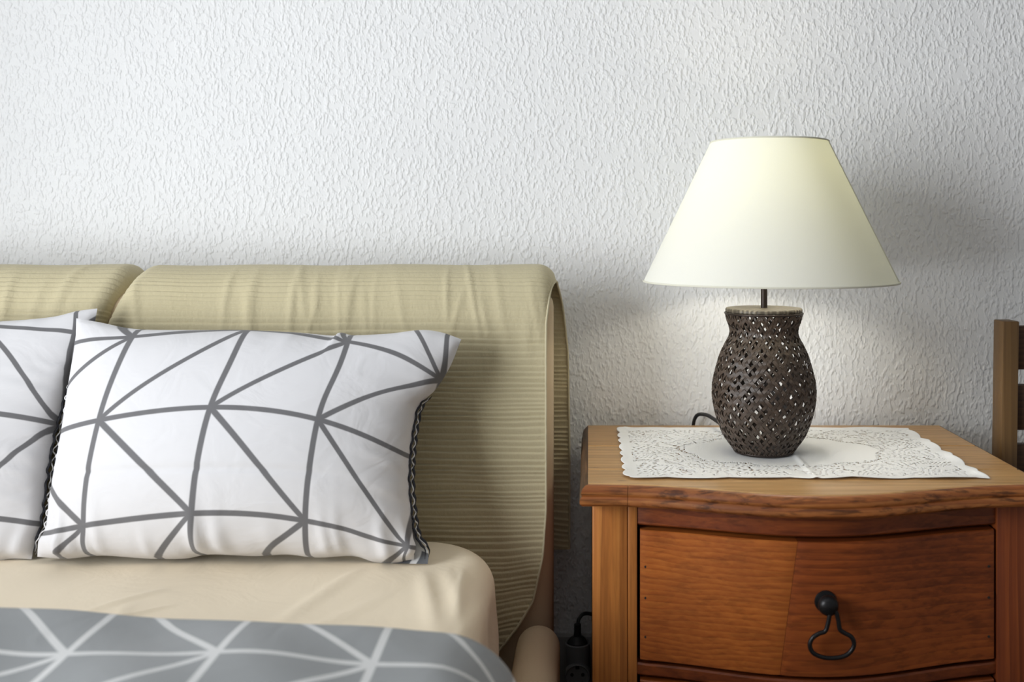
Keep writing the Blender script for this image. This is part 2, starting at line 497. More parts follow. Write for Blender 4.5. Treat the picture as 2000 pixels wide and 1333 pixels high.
box('foot_rail', -1.245, -0.1015, -0.55, -0.49, 0.16, 0.43, M['bedcloth'], bed, 0.02, 4)
box('slat_base', -1.24, -0.105, -0.485, 1.41, 0.27, 0.318, M['bedcloth'], bed, 0.004)
for x in (-1.27, -0.075):
    for y in (-0.50, 1.36):
        lathe('leg', [(0.018, 0), (0.024, 0.02), (0.026, 0.165)], x, y, M['rod'], bed, 16)

# mattress under its fitted sheet
mat_e = empty('mattress', (-0.68, 0.45, 0.319), 'thick mattress in a peach cotton fitted sheet, lying on the bed', 'mattress')
def ring_pts(d, hw, hl, r, nb=150, ns=110, nc=18):
    R = max(r - d, 0.004)
    cx, cy = hw - d - R, hl - d - R
    cx, cy = max(cx, 1e-4), max(cy, 1e-4)
    P = []
    def arc(x, y, a0): 
        for q in np.linspace(a0, a0 + math.pi / 2, nc): P.append((x + R * math.cos(q), y + R * math.sin(q)))
    def seg(p, q, n):
        for tt in np.linspace(0, 1, n + 2)[1:-1]: P.append((p[0] + (q[0] - p[0]) * tt, p[1] + (q[1] - p[1]) * tt))
    arc(cx, cy, 0); seg((cx, cy + R), (-cx, cy + R), nb)
    arc(-cx, cy, math.pi / 2); seg((-cx - R, cy), (-cx - R, -cy), ns)
    arc(-cx, -cy, math.pi); seg((-cx, -cy - R), (cx, -cy - R), nb)
    arc(cx, -cy, 1.5 * math.pi); seg((cx + R, -cy), (cx + R, cy), ns)
    return np.array(P)
def mattress_cloth(name, mat, x0, x1, y0, y1, zt, zb, r, er, wrinkle=False, off=0.0):
    hw, hl = (x1 - x0) / 2, (y1 - y0) / 2
    cx, cy = (x0 + x1) / 2, (y0 + y1) / 2
    prof = [(0.012, zb)] + [(0.0, zb + 0.015)] + [(0.0, z) for z in np.linspace(zb + 0.03, zt - er, 14)]
    prof += [(er * (1 - math.cos(a)), zt - er + er * math.sin(a)) for a in np.linspace(0, math.pi / 2, 12)[1:]]
    prof += [(d, zt) for d in np.r_[np.arange(er + 0.006, 0.40, 0.0075), np.linspace(0.42, hw - 0.002, 12)]]
    V = []
    for d, z in prof:
        p = ring_pts(d, hw, hl, r)
        V.append(np.c_[p[:, 0] + cx, p[:, 1] + cy, np.full(len(p), z)])
    V = np.array(V)
    if wrinkle:
        X, Y, Z = V[..., 0], V[..., 1], V[..., 2]
        top = smooth01((Z - (zt - 0.10)) / 0.10)
        # creases pulled towards the corner, as lines on the top (x0, y0, x1, y1, height, width)
        H = np.zeros_like(X)
        for xa, ya, xb, yb, h, w in CREASES:
            dx, dy = xb - xa, yb - ya
            L2 = dx * dx + dy * dy
            tt = ((X - xa) * dx + (Y - ya) * dy) / L2
            tc = np.clip(tt, 0, 1)
            dist = np.hypot(X - xa - tc * dx, Y - ya - tc * dy)
            H += 1.6 * h * np.exp(-(dist / (0.8 * w)) ** 2) * (np.sin(math.pi * np.clip(tt * 0.9 + 0.05, 0, 1)) ** 0.7)
        H += 0.002 * np.sin(X * 21 + Y * 9) * np.sin(Y * 17 - X * 6 + 1.0)
        V[..., 2] += H * top
        # hanging folds on the right hand side
        side = smooth01((zt - 0.03 - Z) / 0.08) * smooth01((X - (x1 - 0.05)) / 0.03)
        V[..., 0] += side * (0.004 * np.sin(Y * 70) + 0.003 * np.sin(Y * 39 + 1))
    n, m = V.shape[:2]
    fs = grid_faces(n, m, False, True)
    fs.append(tuple(range(m - 1, -1, -1)))
    fs.append(tuple((n - 1) * m + j for j in range(m)))
    return mk(name, V.reshape(-1, 3), fs, mat, mat_e)
CREASES = [(-0.158, 1.245, -0.142, 1.08, 0.0045, 0.006), (-0.205, 1.23, -0.165, 1.06, 0.004, 0.007), (-0.178, 1.25, -0.150, 1.12, 0.003, 0.006),
           (-0.285, 1.235, -0.335, 1.07, 0.0025, 0.009), (-0.235, 1.15, -0.31, 1.03, 0.002, 0.008), (-0.50, 1.17, -0.56, 1.09, 0.002, 0.008),
           (-0.52, 1.12, -0.50, 1.05, 0.002, 0.006), (-0.47, 1.12, -0.53, 1.06, 0.0022, 0.006), (-0.12, 1.2, -0.14, 1.0, 0.004, 0.008)]
mattress_cloth('mattress_body', M['mattress'], -1.232, -0.130, -0.476, 1.378, 0.560, 0.319, 0.095, 0.04)
mattress_cloth('fitted_sheet', M['sheet'], -1.240, -0.122, -0.484, 1.386, 0.567, 0.335, 0.10, 0.042, True)

# ------------------------------------------------------------------ headboard covers
PROF = catmull([(1.412, 0.385), (1.410, 0.46), (1.407, 0.60), (1.402, 0.74), (1.401, 0.82), (1.406, 0.868), (1.420, 0.905), (1.444, 0.929),
                (1.475, 0.9385), (1.508, 0.935), (1.534, 0.915), (1.548, 0.87), (1.555, 0.78), (1.560, 0.64), (1.562, 0.49)], 14)
def cover(xl, xr_fn, seed, round_left, round_right, cols, label, hem_side):
    rnd = random.Random(seed)
    seg = np.linalg.norm(np.diff(PROF, axis=0), axis=1)
    L = seg.sum()
    n = int(L / 0.00112)
    P = resample(PROF, n)
    s = np.linspace(0, L, n)
    T = np.gradient(P, axis=0); T /= np.linalg.norm(T, axis=1)[:, None]
    Nn = np.stack([-T[:, 1], T[:, 0]], 1)      # outward (towards -Y on the front)
    itop = int(np.argmax(P[:, 1]))
    # stitched pleats at uneven spacing
    pos, q = [], 0.004
    while q < L:
        pos.append(q); q += rnd.choice((0.0055, 0.0065, 0.0075, 0.0085, 0.0105))
    top_soft = 1 - 0.72 * np.exp(-((s - s[itop]) / 0.075) ** 2)
    m = cols
    U = np.linspace(0, 1, m)
    XR = np.array([xr_fn(P[i], i > itop) for i in range(n)])
    XL = np.array([xl(P[i]) for i in range(n)])[:, None]
    xl = float(XL.max())
    X = XL + (XR[:, None] - XL) * U[None, :]
    S = np.broadcast_to(s[:, None], X.shape)
    # the pleats sweep up a little near the free edge and wander
    sw = S + 0.0007 * np.sin(X * 17 + seed) + 0.0004 * np.sin(X * 53 + S * 60) - 0.012 * smooth01((X - (XR[:, None] - 0.06)) / 0.06) * smooth01((0.62 - P[:, 1][:, None]) / 0.2)
    D = np.zeros_like(X)
    pa = np.array(pos)
    k = np.clip(np.searchsorted(pa, sw.ravel()) - 1, 0, len(pa) - 2).reshape(X.shape)
    f = (sw - pa[k]) / (pa[k + 1] - pa[k])
    amp = 0.0014 * top_soft[:, None] * (0.75 + 0.5 * np.sin(k * 12.9898 + 3) ** 2)
    D += amp * (smooth01(f / 0.8) - smooth01((f - 0.86) / 0.14)) - 0.0008 * np.exp(-(np.minimum(f, 1 - f) / 0.09) ** 2) * top_soft[:, None] ** 0.5
    # gathered folds over the top
    for _ in range(26):
        fx = xl + (XR.max() - xl) * rnd.random() ** (0.6 if round_left and hem_side else 1.0)
        fw = rnd.uniform(0.003, 0.007); fh = rnd.uniform(0.0010, 0.0030)
        ln = rnd.uniform(0.035, 0.075); sl = rnd.uniform(-0.25, 0.25)
        c0 = s[itop] - 0.10 + rnd.uniform(-0.04, 0.02)
        D += fh * np.exp(-((X - fx - sl * (S - c0)) / fw) ** 2) * np.exp(-((S - c0) / ln) ** 2)
    D += 0.003 * np.sin(X * 9 + seed) * np.sin(S * 5) + 0.0008 * np.sin(X * 31 + S * 17)
    # cushions round off at the gap between them
    def rd(dist, r, dep=None):
        q_ = np.clip((r - dist) / r, 0, 1)
        return (dep or r) * (1 - np.sqrt(np.maximum(1 - q_ * q_, 0)))
    if round_left: D -= rd(X - XL, 0.024, 0.030)
    if round_right: D -= rd(XR[:, None] - X, 0.024, 0.030)
    if hem_side:
        tp = np.exp(-((s - s[itop]) / 0.09) ** 2)[:, None]
        D -= 0.9 * rd(XR[:, None] - X, 0.028) * tp
    V = np.stack([X, P[:, 0][:, None] + Nn[:, 0][:, None] * D, P[:, 1][:, None] + Nn[:, 1][:, None] * D], -1)
    root = empty('headboard_cover', (float(xl + XR.max()) / 2, 1.48, 0.40), label, 'cover', 'olive pleated covers over the headboard')
    cl = mk('cover_cloth', V.reshape(-1, 3), [f_[::-1] for f_ in grid_faces(n, m)], M['cover'], root)
    edges = [m - 1] if hem_side else []
    for e in edges:
        tube('hem', V[::6, e, :] + np.array([0.0003, -0.0005, 0]), 0.0017, M['hem'], root, 6)
    return root
def xr_right(p, back):
    y, z = p
    if not back:
        return float(np.interp(z, [0.385, 0.396, 0.429, 0.465, 0.53, 0.5945, 0.86, 0.915, 0.94], [-0.134, -0.126, -0.101, -0.079, -0.065, -0.0605, -0.0605, -0.055, -0.049]))
    return float(np.interp(z, [0.49, 0.64, 0.80, 0.87, 0.915, 0.94], [-0.031, -0.0305, -0.033, -0.040, -0.048, -0.049]))
def x_gap(p): return float(np.interp(p[1], [0.60, 0.85, 0.935], [-0.705, -0.692, -0.661]))
cover(x_gap, xr_right, 3, True, False, 190, 'olive pleated cotton cover over the headboard half beside the nightstand', True)
cover(lambda p: -1.300, lambda p, b: x_gap(p) - 0.003, 8, False, True, 130, 'olive pleated cotton cover over the headboard half farther from the lamp', False)

# ------------------------------------------------------------------ pillows
def pillow(name, label, edges, plane, Tf, Tb, nodes, seed, uvscale=None):
    """edges: top, right, bottom, left outline points seen in the seam plane; plane = (y, z) bottom and (y, z) top of that leaning plane"""
    (yb, zb), (yt, zt) = plane
    dy, dz = yt - yb, zt - zb
    Ln = math.hypot(dy, dz)
    nrm = np.array([0, -dz / Ln, dy / Ln])         # towards the camera
    def ray(px, py):
        d = np.array([(px - VX) / F, 1, -(py - VY) / F])
        o = np.array([0, 0, ZC])
        tt = (np.array([0, yb, zb]) - o) @ nrm / (d @ nrm)
        return o + d * tt
    n, m = 120, 84
    B = {}
    for kx, num in (('top', n), ('bottom', n), ('left', m), ('right', m)):
        B[kx] = resample(catmull([ray(*p) for p in edges[kx]], 8), num)
    s = np.linspace(0, 1, n)[:, None]; tt = np.linspace(0, 1, m)[None, :]
    S = np.broadcast_to(s, (n, m)); Tm = np.broadcast_to(tt, (n, m))
    s3, t3 = S[..., None], Tm[..., None]
    def soft(C, k):
        Q = C.copy()
        for _ in range(k): Q[1:-1] = 0.25 * Q[:-2] + 0.5 * Q[1:-1] + 0.25 * Q[2:]
        return Q
    G = {kx: soft(B[kx], 700 if kx in ('top', 'bottom') else 120) for kx in B}
    Lf, Rt, Bo, Tp = G['left'][None], G['right'][None], G['bottom'][:, None], G['top'][:, None]   # t runs from bottom to top
    c00, c10, c01, c11 = B['bottom'][0], B['bottom'][-1], B['top'][0], B['top'][-1]
    P = (1 - t3) * Bo + t3 * Tp + (1 - s3) * Lf + s3 * Rt - ((1 - s3) * (1 - t3) * c00 + s3 * (1 - t3) * c10 + (1 - s3) * t3 * c01 + s3 * t3 * c11)
    # small waves of the outline die away from the edge
    P = P + (B['top'] - G['top'])[:, None] * np.exp(-((1 - t3) / 0.10) ** 2) + (B['bottom'] - G['bottom'])[:, None] * np.exp(-(t3 / 0.10) ** 2)
    P = P + (B['left'] - G['left'])[None] * np.exp(-(s3 / 0.12) ** 2) + (B['right'] - G['right'])[None] * np.exp(-((1 - s3) / 0.12) ** 2)
    e = (4 * S * (1 - S)) ** 0.48 * (4 * Tm * (1 - Tm)) ** 0.48
    e = e * (1 + 0.10 * np.cos(math.pi * Tm))
    rnd = random.Random(seed)
    W = np.zeros_like(e)
    # puckers running in from the bottom seam, the sides and a few from the top
    for _ in range(20):
        x0 = rnd.random(); w = rnd.uniform(0.010, 0.028); h = rnd.uniform(0.003, 0.0095); ln = rnd.uniform(0.08, 0.24)
        W += h * np.exp(-((S - x0 - 0.25 * (x0 - 0.5) * Tm) / w) ** 2) * np.exp(-(Tm / ln) ** 2) * smooth01(Tm / 0.03)
    for _ in range(12):
        y0 = rnd.uniform(0.12, 0.85); w = rnd.uniform(0.012, 0.030); h = rnd.uniform(0.0012, 0.004); ln = rnd.uniform(0.06, 0.15)
        W += h * np.exp(-((Tm - y0 + 0.5 * (1 - S)) / w) ** 2 * 0 - ((Tm - y0 - 0.55 * (1 - S)) / w) ** 2) * np.exp(-((1 - S) / ln) ** 2) * smooth01((1 - S) / 0.02)
    for _ in range(9):
        x0 = rnd.random(); w = rnd.uniform(0.012, 0.03); h = rnd.uniform(0.0008, 0.0028); ln = rnd.uniform(0.05, 0.10)
        W += h * np.exp(-((S - x0) / w) ** 2) * np.exp(-((1 - Tm) / ln) ** 2) * smooth01((1 - Tm) / 0.02)
    W -= 0.0022 * np.exp(-((Tm - 0.335 - 0.03 * np.sin(S * 3.1)) / 0.012) ** 2) * smooth01(S / 0.1) * smooth01((0.9 - S) / 0.2)
    front = P + nrm * (Tf * e + W)[..., None]
    cw = (1.0 if seed == 11 else 0.0) * np.exp(-((1 - S) / 0.05) ** 2 - (Tm / 0.09) ** 2)[..., None]
    back = P - nrm * (Tb * e)[..., None] + cw * np.array([0.006, -0.004, 0.0])
    front = front + cw * np.array([-0.012, 0, 0.004])
    # the print: cloth coordinates as a smooth function of the panel's own s, t
    pf = proj(front)
    A, U, Wt = [], [], []
    def basis(a, b): return [1, a, b, a * a, a * b, b * b, a ** 3, a * a * b, a * b * b, b ** 3]
    if nodes:
        for (px, py), (u, v), w in nodes:
            k = int(np.argmin(((pf - np.array([px, py])) ** 2).sum(-1)))
            i, j = divmod(k, m)
            A.append(np.array(basis(i / (n - 1), j / (m - 1))) * w); U.append(np.array([u, v]) * w)
        A = np.array(A); U = np.array(U)
        reg = np.diag([0, 0, 0, .03, .03, .03, .05, .05, .05, .05])
        C = np.linalg.solve(A.T @ A + reg ** 2, A.T @ U)
        BB = np.stack([np.broadcast_to(b_, S.shape) for b_ in basis(S, Tm)], -1)
        uv = BB @ C
    else:
        uv = np.stack([uvscale[0] + uvscale[1] * S, uvscale[2] + uvscale[3] * Tm], -1)
    cen = P[n // 2, 0]
    root = empty(name, (float(P[:, 0, 0].mean()), float(P[n // 2, 0, 1]), float(P[:, 0, 2].mean())), label, 'pillow', 'pillows against the headboard')
    mk('front_panel', front.reshape(-1, 3), grid_faces(n, m), M['pillow_front'], root, uv=uv.reshape(-1, 2))
    mk('back_panel', back.reshape(-1, 3), [f_[::-1] for f_ in grid_faces(n, m)], M['pillow_back'], root, uv=uv.reshape(-1, 2))
    # gathered seam on the two short sides, a dark and a white frill
    for kx in ('left', 'right'):
        i = 0 if kx == 'left' else n - 1
        sg = -1 if kx == 'left' else 1
        base = resample(P[i], 170)
        a = np.arange(170)
        ph = np.cumsum(np.array([rnd.uniform(0.5, 1.1) for _ in a]))
        amp = 0.0013 * smooth01(a / 20) * smooth01((150 - a) / 20) + 0.0004
        d1 = base + np.stack([sg * 0.001 + 0.5 * amp * np.sin(ph), -0.002 + amp * np.cos(ph * 0.7), 0 * a], 1)
        d2 = base + np.stack([sg * 0.0035 + amp * np.sin(ph + 2.2), 0.0015 + amp * np.cos(ph * 0.8), 0 * a], 1)
        d3 = base + np.stack([sg * 0.005 + 0.5 * amp * np.sin(ph + 1.0), 0.004 + 0 * a, 0 * a], 1)
        lo_, hi_ = 3, 122
        tp = np.clip(np.minimum(a - lo_, hi_ - a) / 10.0, 0.15, 1)[lo_:hi_]
        if kx == 'right':
            tube('seam', d1[lo_:hi_], 0.0016 * tp, M['seam'], root, 6)
            tube('seam', d3[lo_:hi_], 0.0018 * tp, M['seam'], root, 6)
        tube('seam', d2[lo_:hi_], 0.0009 * tp, M['seam_white'], root, 6)
    return root

FRONT_EDGES = {
    'top': [(149, 622), (195, 630), (265, 643), (370, 645), (478, 645), (580, 650), (655, 656), (668, 650), (690, 655), (760, 652), (820, 645), (860, 649), (901, 663)],
    'right': [(827, 1100), (829, 1074), (812, 1048), (804, 1005), (799, 940), (803, 870), (812, 812), (822, 788), (852, 760), (880, 715), (901, 663)],
    'bottom': [(73, 1088), (130, 1092), (200, 1086), (290, 1092), (360, 1092), (410, 1084), (500, 1087), (560, 1084), (620, 1090), (690, 1087), (740, 1100), (827, 1100)],
    'left': [(73, 1088), (76, 1058), (93, 1030), (102, 975), (113, 915), (125, 851), (135, 774), (146, 685), (149, 622)],
}
FRONT_NODES = [((265, 652), (0, 2), 1), ((478, 652), (1, 2), 1), ((690, 660), (2, 2), 1), ((858, 745), (3, 2), 1),
               ((190, 820), (0, 1), 1), ((408, 797), (1, 1), 1), ((632, 815), (2, 1), 1), ((800, 890), (2.9, 1), .5),
               ((165, 1027), (0, 0), 1), ((370, 1008), (1, 0), 1), ((592, 1022), (2, 0), 1), ((765, 1040), (2.9, 0.1), .5), ((805, 1070), (3, 0), .5),
               ((124, 852), (-0.4, 1), .5), ((107, 960), (-0.35, 0.35), .5), ((146, 695), (-0.62, 2), .4), ((140, 745), (-0.6, 1.6), .4), ((820, 648), (3.0, 2.6), .3),
               ((300, 900), (0.55, 0.5), .3), ((500, 910), (1.5, 0.5), .6), ((310, 725), (0.45, 1.45), .4), ((545, 715), (1.5, 1.5), .6), ((285, 913), (0.5, 0.5), .6),
               ((120, 1088), (-0.3, -0.3), .4), ((298, 1090), (0.62, -0.38), .4), ((505, 1082), (1.6, -0.4), .4)]
pillow('pillow', 'white pillow with grey triangle lines, the whole one nearest the lamp', FRONT_EDGES, ((1.262, 0.569), (1.345, 0.87)), 0.085, 0.030, FRONT_NODES, 11)
LEFT_EDGES = {
    'top': [(-640, 622), (-590, 640), (-450, 648), (-300, 640), (-150, 636), (0, 628), (60, 624), (110, 618), (150, 608), (190, 603)],
    'right': [(62, 1093), (72, 1050), (80, 1025), (86, 985), (98, 896), (112, 832), (130, 770), (155, 700), (182, 640), (190, 603)],
    'bottom': [(-720, 1095), (-600, 1099), (-450, 1095), (-300, 1098), (-150, 1094), (-60, 1099), (0, 1097), (30, 1092), (70, 1093)],
    'left': [(-720, 1095), (-722, 1060), (-700, 1000), (-690, 900), (-680, 800), (-660, 690), (-640, 622)],
}
LEFT_NODES = [((112, 833), (0, 1), 1), ((0, 660), (-0.80, 1.80), 1), ((0, 806), (-0.6, 1), 1), ((0, 910), (-0.5, 0.5), 1), ((0, 640), (-0.78, 2), 1), ((150, 652), (0.0, 2), 1),
              ((0, 1012), (-0.5, 0), 1), ((80, 1027), (0, 0), 1), ((-210, 800), (-1.6, 1), .5), ((-430, 810), (-2.6, 1), .5), ((-210, 640), (-1.7, 2), .5), ((-210, 1010), (-1.5, 0), .5),
              ((-430, 1020), (-2.5, 0), .5), ((-430, 650), (-2.7, 2), .5)]
pillow('pillow', 'white pillow with grey triangle lines, half cut off by the left frame edge', LEFT_EDGES, ((1.272, 0.569), (1.372, 0.89)), 0.072, 0.010, [(p, (-u, v), w) for p, (u, v), w in LEFT_NODES], 23)

# ------------------------------------------------------------------ duvet
def build_duvet():
    ztop = 0.612
    # path across the bed (x, z), from the hanging left side over the top to the hanging right side
    rr = 0.075
    xR, xL = -0.062, -1.312
    pts = [(xL, 0.447), (xL, ztop - rr)]
    pts += [(xL + rr - rr * math.cos(a), ztop - rr + rr * math.sin(a)) for a in np.linspace(0, math.pi / 2, 12)[1:]]
    pts += [(x, ztop) for x in np.linspace(xL + rr, xR - rr, 60)[1:]]
    pts += [(xR - rr + rr * math.sin(a), ztop - rr + rr * math.cos(a)) for a in np.linspace(0, math.pi / 2, 12)[1:]]
    pts += [(xR, ztop - rr - 0.02), (xR + 0.001, 0.447)]
    path = resample(pts, 240)
    d = np.r_[0, np.cumsum(np.linalg.norm(np.diff(path, axis=0), axis=1))]
    # arc length measured from the point above x = -0.467 (a crossing of the print)
    ref = np.interp(-0.467, path[20:-20, 0], d[20:-20])
    T = np.gradient(path, axis=0); T /= np.linalg.norm(T, axis=1)[:, None]
    Nn = np.stack([-T[:, 1], T[:, 0]], 1)
    th = 0.022
    rows = []
    # b: distance from the head edge along the cloth, the rolled edge first
    edge = [(th * (1 - math.sin(a)), -2 * th + th * (1 - math.cos(a)) * 1.0) for a in ()]
    bs = [(-0.000, -0.040), (-0.003 * 0, -0.030)]
    roll = [(th - th * math.sin(a), -th + th * math.cos(a)) for a in np.linspace(math.pi * 0.93, 0, 12)]
    rest = [(b, 0.0) for b in np.r_[np.arange(th + 0.01, 0.35, 0.01), np.linspace(0.37, 1.44, 50)]]
    V, UV = [], []
    arc = 0; last = None
    for b, h in roll + rest:
        if last is not None: arc += math.hypot(b - last[0], h - last[1])
        last = (b, h)
        x, z = path[:, 0], path[:, 1]
        yed = 0.955 + np.clip(-0.1 - x, 0, 2) * 0.11 + 0.004 * np.sin(x * 9)
        y = yed - b
        puff = 0.006 * np.sin(x * 7 + y * 4) * np.sin(y * 9 + 1) + 0.003 * np.sin(x * 19 - y * 13) + 0.0015 * np.sin(x * 45 + y * 31)
        hh = h + puff * smooth01((b + 0.01) / 0.05)
        V.append(np.stack([x + Nn[:, 0] * hh, y, z + Nn[:, 1] * hh], 1))
        yrow = 0.875 + (-0.30 - x) * 0.09
        UV.append(np.stack([(d - ref) / 0.1395 + (y - 0.88) * 0.15, (y - yrow) / 0.1395], 1))
    V = np.array(V); UV = np.array(UV)
    n, m = V.shape[:2]
    o = mk('duvet', V.reshape(-1, 3), grid_faces(n, m), M['duvet'], None, uv=UV.reshape(-1, 2))
    tag(o, 'dark grey duvet with white triangle lines, spread over the bed in the foreground', 'duvet')
    return o
build_duvet()

# ------------------------------------------------------------------ nightstand
ZT = 0.680
NX0, NX1, NYB = -0.001, 0.557, 1.589
ns = empty('nightstand', (0.278, 1.40, 0), 'serpentine-fronted orange pine nightstand with an iron drop pull, under the lamp', 'nightstand')
def bow(x, depth):
    q = np.clip((np.asarray(x, float) - NX0) / (NX1 - NX0), 0, 1)
    return depth * (0.5 - 0.5 * np.cos(2 * math.pi * q)) ** 1.15
def yfront(x): return 1.216 - bow(x, 0.054)
xs = np.linspace(NX0, NX1, 61)
def plank(yb, yf_fn, mat):
    g = 0.0030
    secs = []
    for x in xs:
        yf = yf_fn(x)
        secs.append([(x, yf, ZT - 0.022), (x, yf, ZT - g), (x, yf + g, ZT), (x, yb - g, ZT), (x, yb, ZT - g), (x, yb, ZT - 0.022)])
    return loft('top_plank', secs, mat, ns)
plank(NYB, lambda x: 1.4350, M['plank1'])
plank(1.4338, lambda x: 1.2928, M['plank2'])
plank(1.2914, lambda x: float(yfront(x)) + 0.0006, M['plank3'])
MP = [(0.0, -0.0006), (0.0035, -0.0012), (0.0072, -0.0048), (0.0088, -0.0100), (0.0080, -0.0125), (0.0072, -0.0136), (0.0088, -0.0150), (0.0103, -0.0180), (0.0098, -0.0225), (0.0070, -0.0255), (-0.016, -0.0255), (-0.016, -0.0235), (-0.0002, -0.0232)]
def moulding(pts, nrms, mat):
    return loft('edge_moulding', [[(p[0] + q[0] * o, p[1] + q[1] * o, ZT + z) for o, z in MP] for p, q in zip(pts, nrms)], mat, ns)
yl = float(yfront(NX0))
moulding([(NX0, NYB), (NX0, NYB - 0.006), (NX0, NYB - 0.016), (NX0, 1.4), (NX0, yl)], [(-0.05, 0), (-0.6, 0), (-1, 0), (-1, 0), (-1, -1)], M['mould_side'])
moulding([(NX1, yl), (NX1, 1.4), (NX1, NYB)], [(1, -1), (1, 0), (1, 0)], M['mould_side'])
fx = np.linspace(NX0, NX1, 81)
def fseg(sel):
    xs_ = fx[sel]
    pts = [(x, float(yfront(x))) for x in xs_]
    nr = []
    for x in xs_:
        g = float(yfront(x + 1e-3) - yfront(x - 1e-3)) / 2e-3
        v_ = np.array([g, -1.0]); v_ /= np.linalg.norm(v_)
        nr.append(tuple(v_))
    return pts, nr
p1, n1 = fseg(slice(0, 8)); n1[0] = (-1, -1)
moulding(p1, n1, M['mould'])
p2, n2 = fseg(slice(7, 81)); n2[-1] = (1, -1)
p2[0] = (p2[0][0] + 0.0006, p2[0][1])
moulding(p2, n2, M['mould'])
# carcass
CX0, CX1 = 0.0045, 0.5525
PF = 1.2345
ZB = 0.6545
box('front_post', CX0, 0.0482, PF, PF + 0.045, 0.0, ZB, M['post'], ns, 0.002)
box('front_post', 0.0486, 0.0600, PF + 0.0006, PF + 0.045, 0.0, ZB, M['post'], ns, 0.0012)
box('front_post', 0.5060, CX1, PF, PF + 0.045, 0.0, ZB, M['post2'], ns, 0.002)
box('back_post', CX0, 0.05, 1.535, 1.58, 0, ZB, M['side'], ns, 0.002)
box('back_post', 0.506, CX1, 1.535, 1.58, 0, ZB, M['side'], ns, 0.002)
box('side_panel', CX0 + 0.006, CX0 + 0.022, PF + 0.045, 1.535, 0.06, ZB, M['side'], ns, 0.001)
box('side_panel', CX1 - 0.022, CX1 - 0.006, PF + 0.045, 1.535, 0.06, ZB, M['side'], ns, 0.001)
box('back_panel', 0.05, 0.506, 1.560, 1.568, 0.06, ZB, M['side'], ns, 0)
DX0, DX1 = 0.0602, 0.5058
def bowed(name, x0, x1, z0, z1, yofs, depth_back, mat, parent, bev=0.002, num=40, slant=(0.0, 0.0)):
    secs = []
    xx = np.linspace(x0, x1, num)
    zm = (z0 + z1) / 2
    for i, x in enumerate(xx):
        tt = i / (num - 1)
        e = bev if i in (0, num - 1) else 0.0
        sec = []
        for dy_, z in ((e, z0 + bev), (e, z1 - bev), (bev + e, z1), (depth_back, z1), (depth_back, z0), (bev + e, z0)):
            xx_ = x + (slant[0] * (1 - tt) + slant[1] * tt) * (z - zm)
            sec.append((xx_, 1.2355 - float(bow(xx_, 0.054)) + yofs + dy_, z))
        secs.append(sec)
    return loft(name, secs, mat, parent)
bowed('front_rail', DX0, DX1, 0.6240, ZB, 0.004, 0.022, M['rail'], ns)
zs_ = [(0.4580, 0.6190), (0.2600, 0.4330), (0.0850, 0.2350)]
bowed('front_rail', DX0, DX1, 0.4380, 0.4530, 0.003, 0.022, M['rail'], ns)
bowed('front_rail', DX0, DX1, 0.2400, 0.2550, 0.003, 0.022, M['rail'], ns)
bowed('front_rail', DX0, DX1, 0.0400, 0.0800, 0.003, 0.022, M['rail'], ns)
RING = [(1625, 1201), (1620, 1222), (1614.5, 1238), (1602, 1243), (1590, 1251), (1584, 1265), (1590, 1280), (1608, 1289), (1630, 1291), (1652, 1287), (1666, 1276), (1671, 1262), (1665, 1249), (1651, 1241), (1643, 1234), (1640, 1217), (1635, 1201)]
for k_, (z0, z1) in enumerate(zs_):
    dr = box('drawer', DX0 + 0.012, DX1 - 0.012, 1.262, 1.54, z0 + 0.008, z1 - 0.012, M['side'], ns, 0.001)
    xm = 0.2385
    bowed('drawer_front', DX0 + 0.0035, xm - 0.0002, z0, z1, 0.001, 0.022, M['drl'], dr, 0.0012, 26, (0.0, 0.13))
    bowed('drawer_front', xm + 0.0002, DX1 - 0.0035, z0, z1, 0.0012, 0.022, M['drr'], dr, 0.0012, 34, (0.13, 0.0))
    kz = (z0 + z1) / 2 + 0.010
    kx = 0.2815
    ky = 1.2355 - float(bow(kx, 0.054)) + 0.0015
    lathe('knob', [(0.0002, ky + 0.001), (0.0135, ky), (0.0128, ky - 0.002), (0.0085, ky - 0.003), (0.0080, ky - 0.005), (0.0108, ky - 0.008), (0.0122, ky - 0.012), (0.0112, ky - 0.0165), (0.0075, ky - 0.0200), (0.0003, ky - 0.0215)][::-1], kx, kz, M['iron'], dr, 24, axis='y')
    sy = ky - 0.0165
    R = np.array([at(px, py, 1.16) for px, py in RING])
    R[:, 2] += kz - 0.5484
    R[:, 0] += kx - 0.2815
    R[:, 1] = sy + np.linspace(0, 0, len(R))
    tube('drop_pull', catmull(R, 6, True), 0.0027, M['iron'], dr, 8, True)
    for side_x in (DX0 + 0.010, DX1 - 0.011):
        for fz in (0.18, 0.48, 0.72):
            y_ = 1.2355 - float(bow(side_x, 0.054)) + 0.0012
            lathe('nail', [(0.0017, y_ + 0.001), (0.0017, y_ - 0.0003), (0.0003, y_ - 0.0004)], side_x, z0 + (z1 - z0) * fz, M['nail'], dr, 8, axis='y')

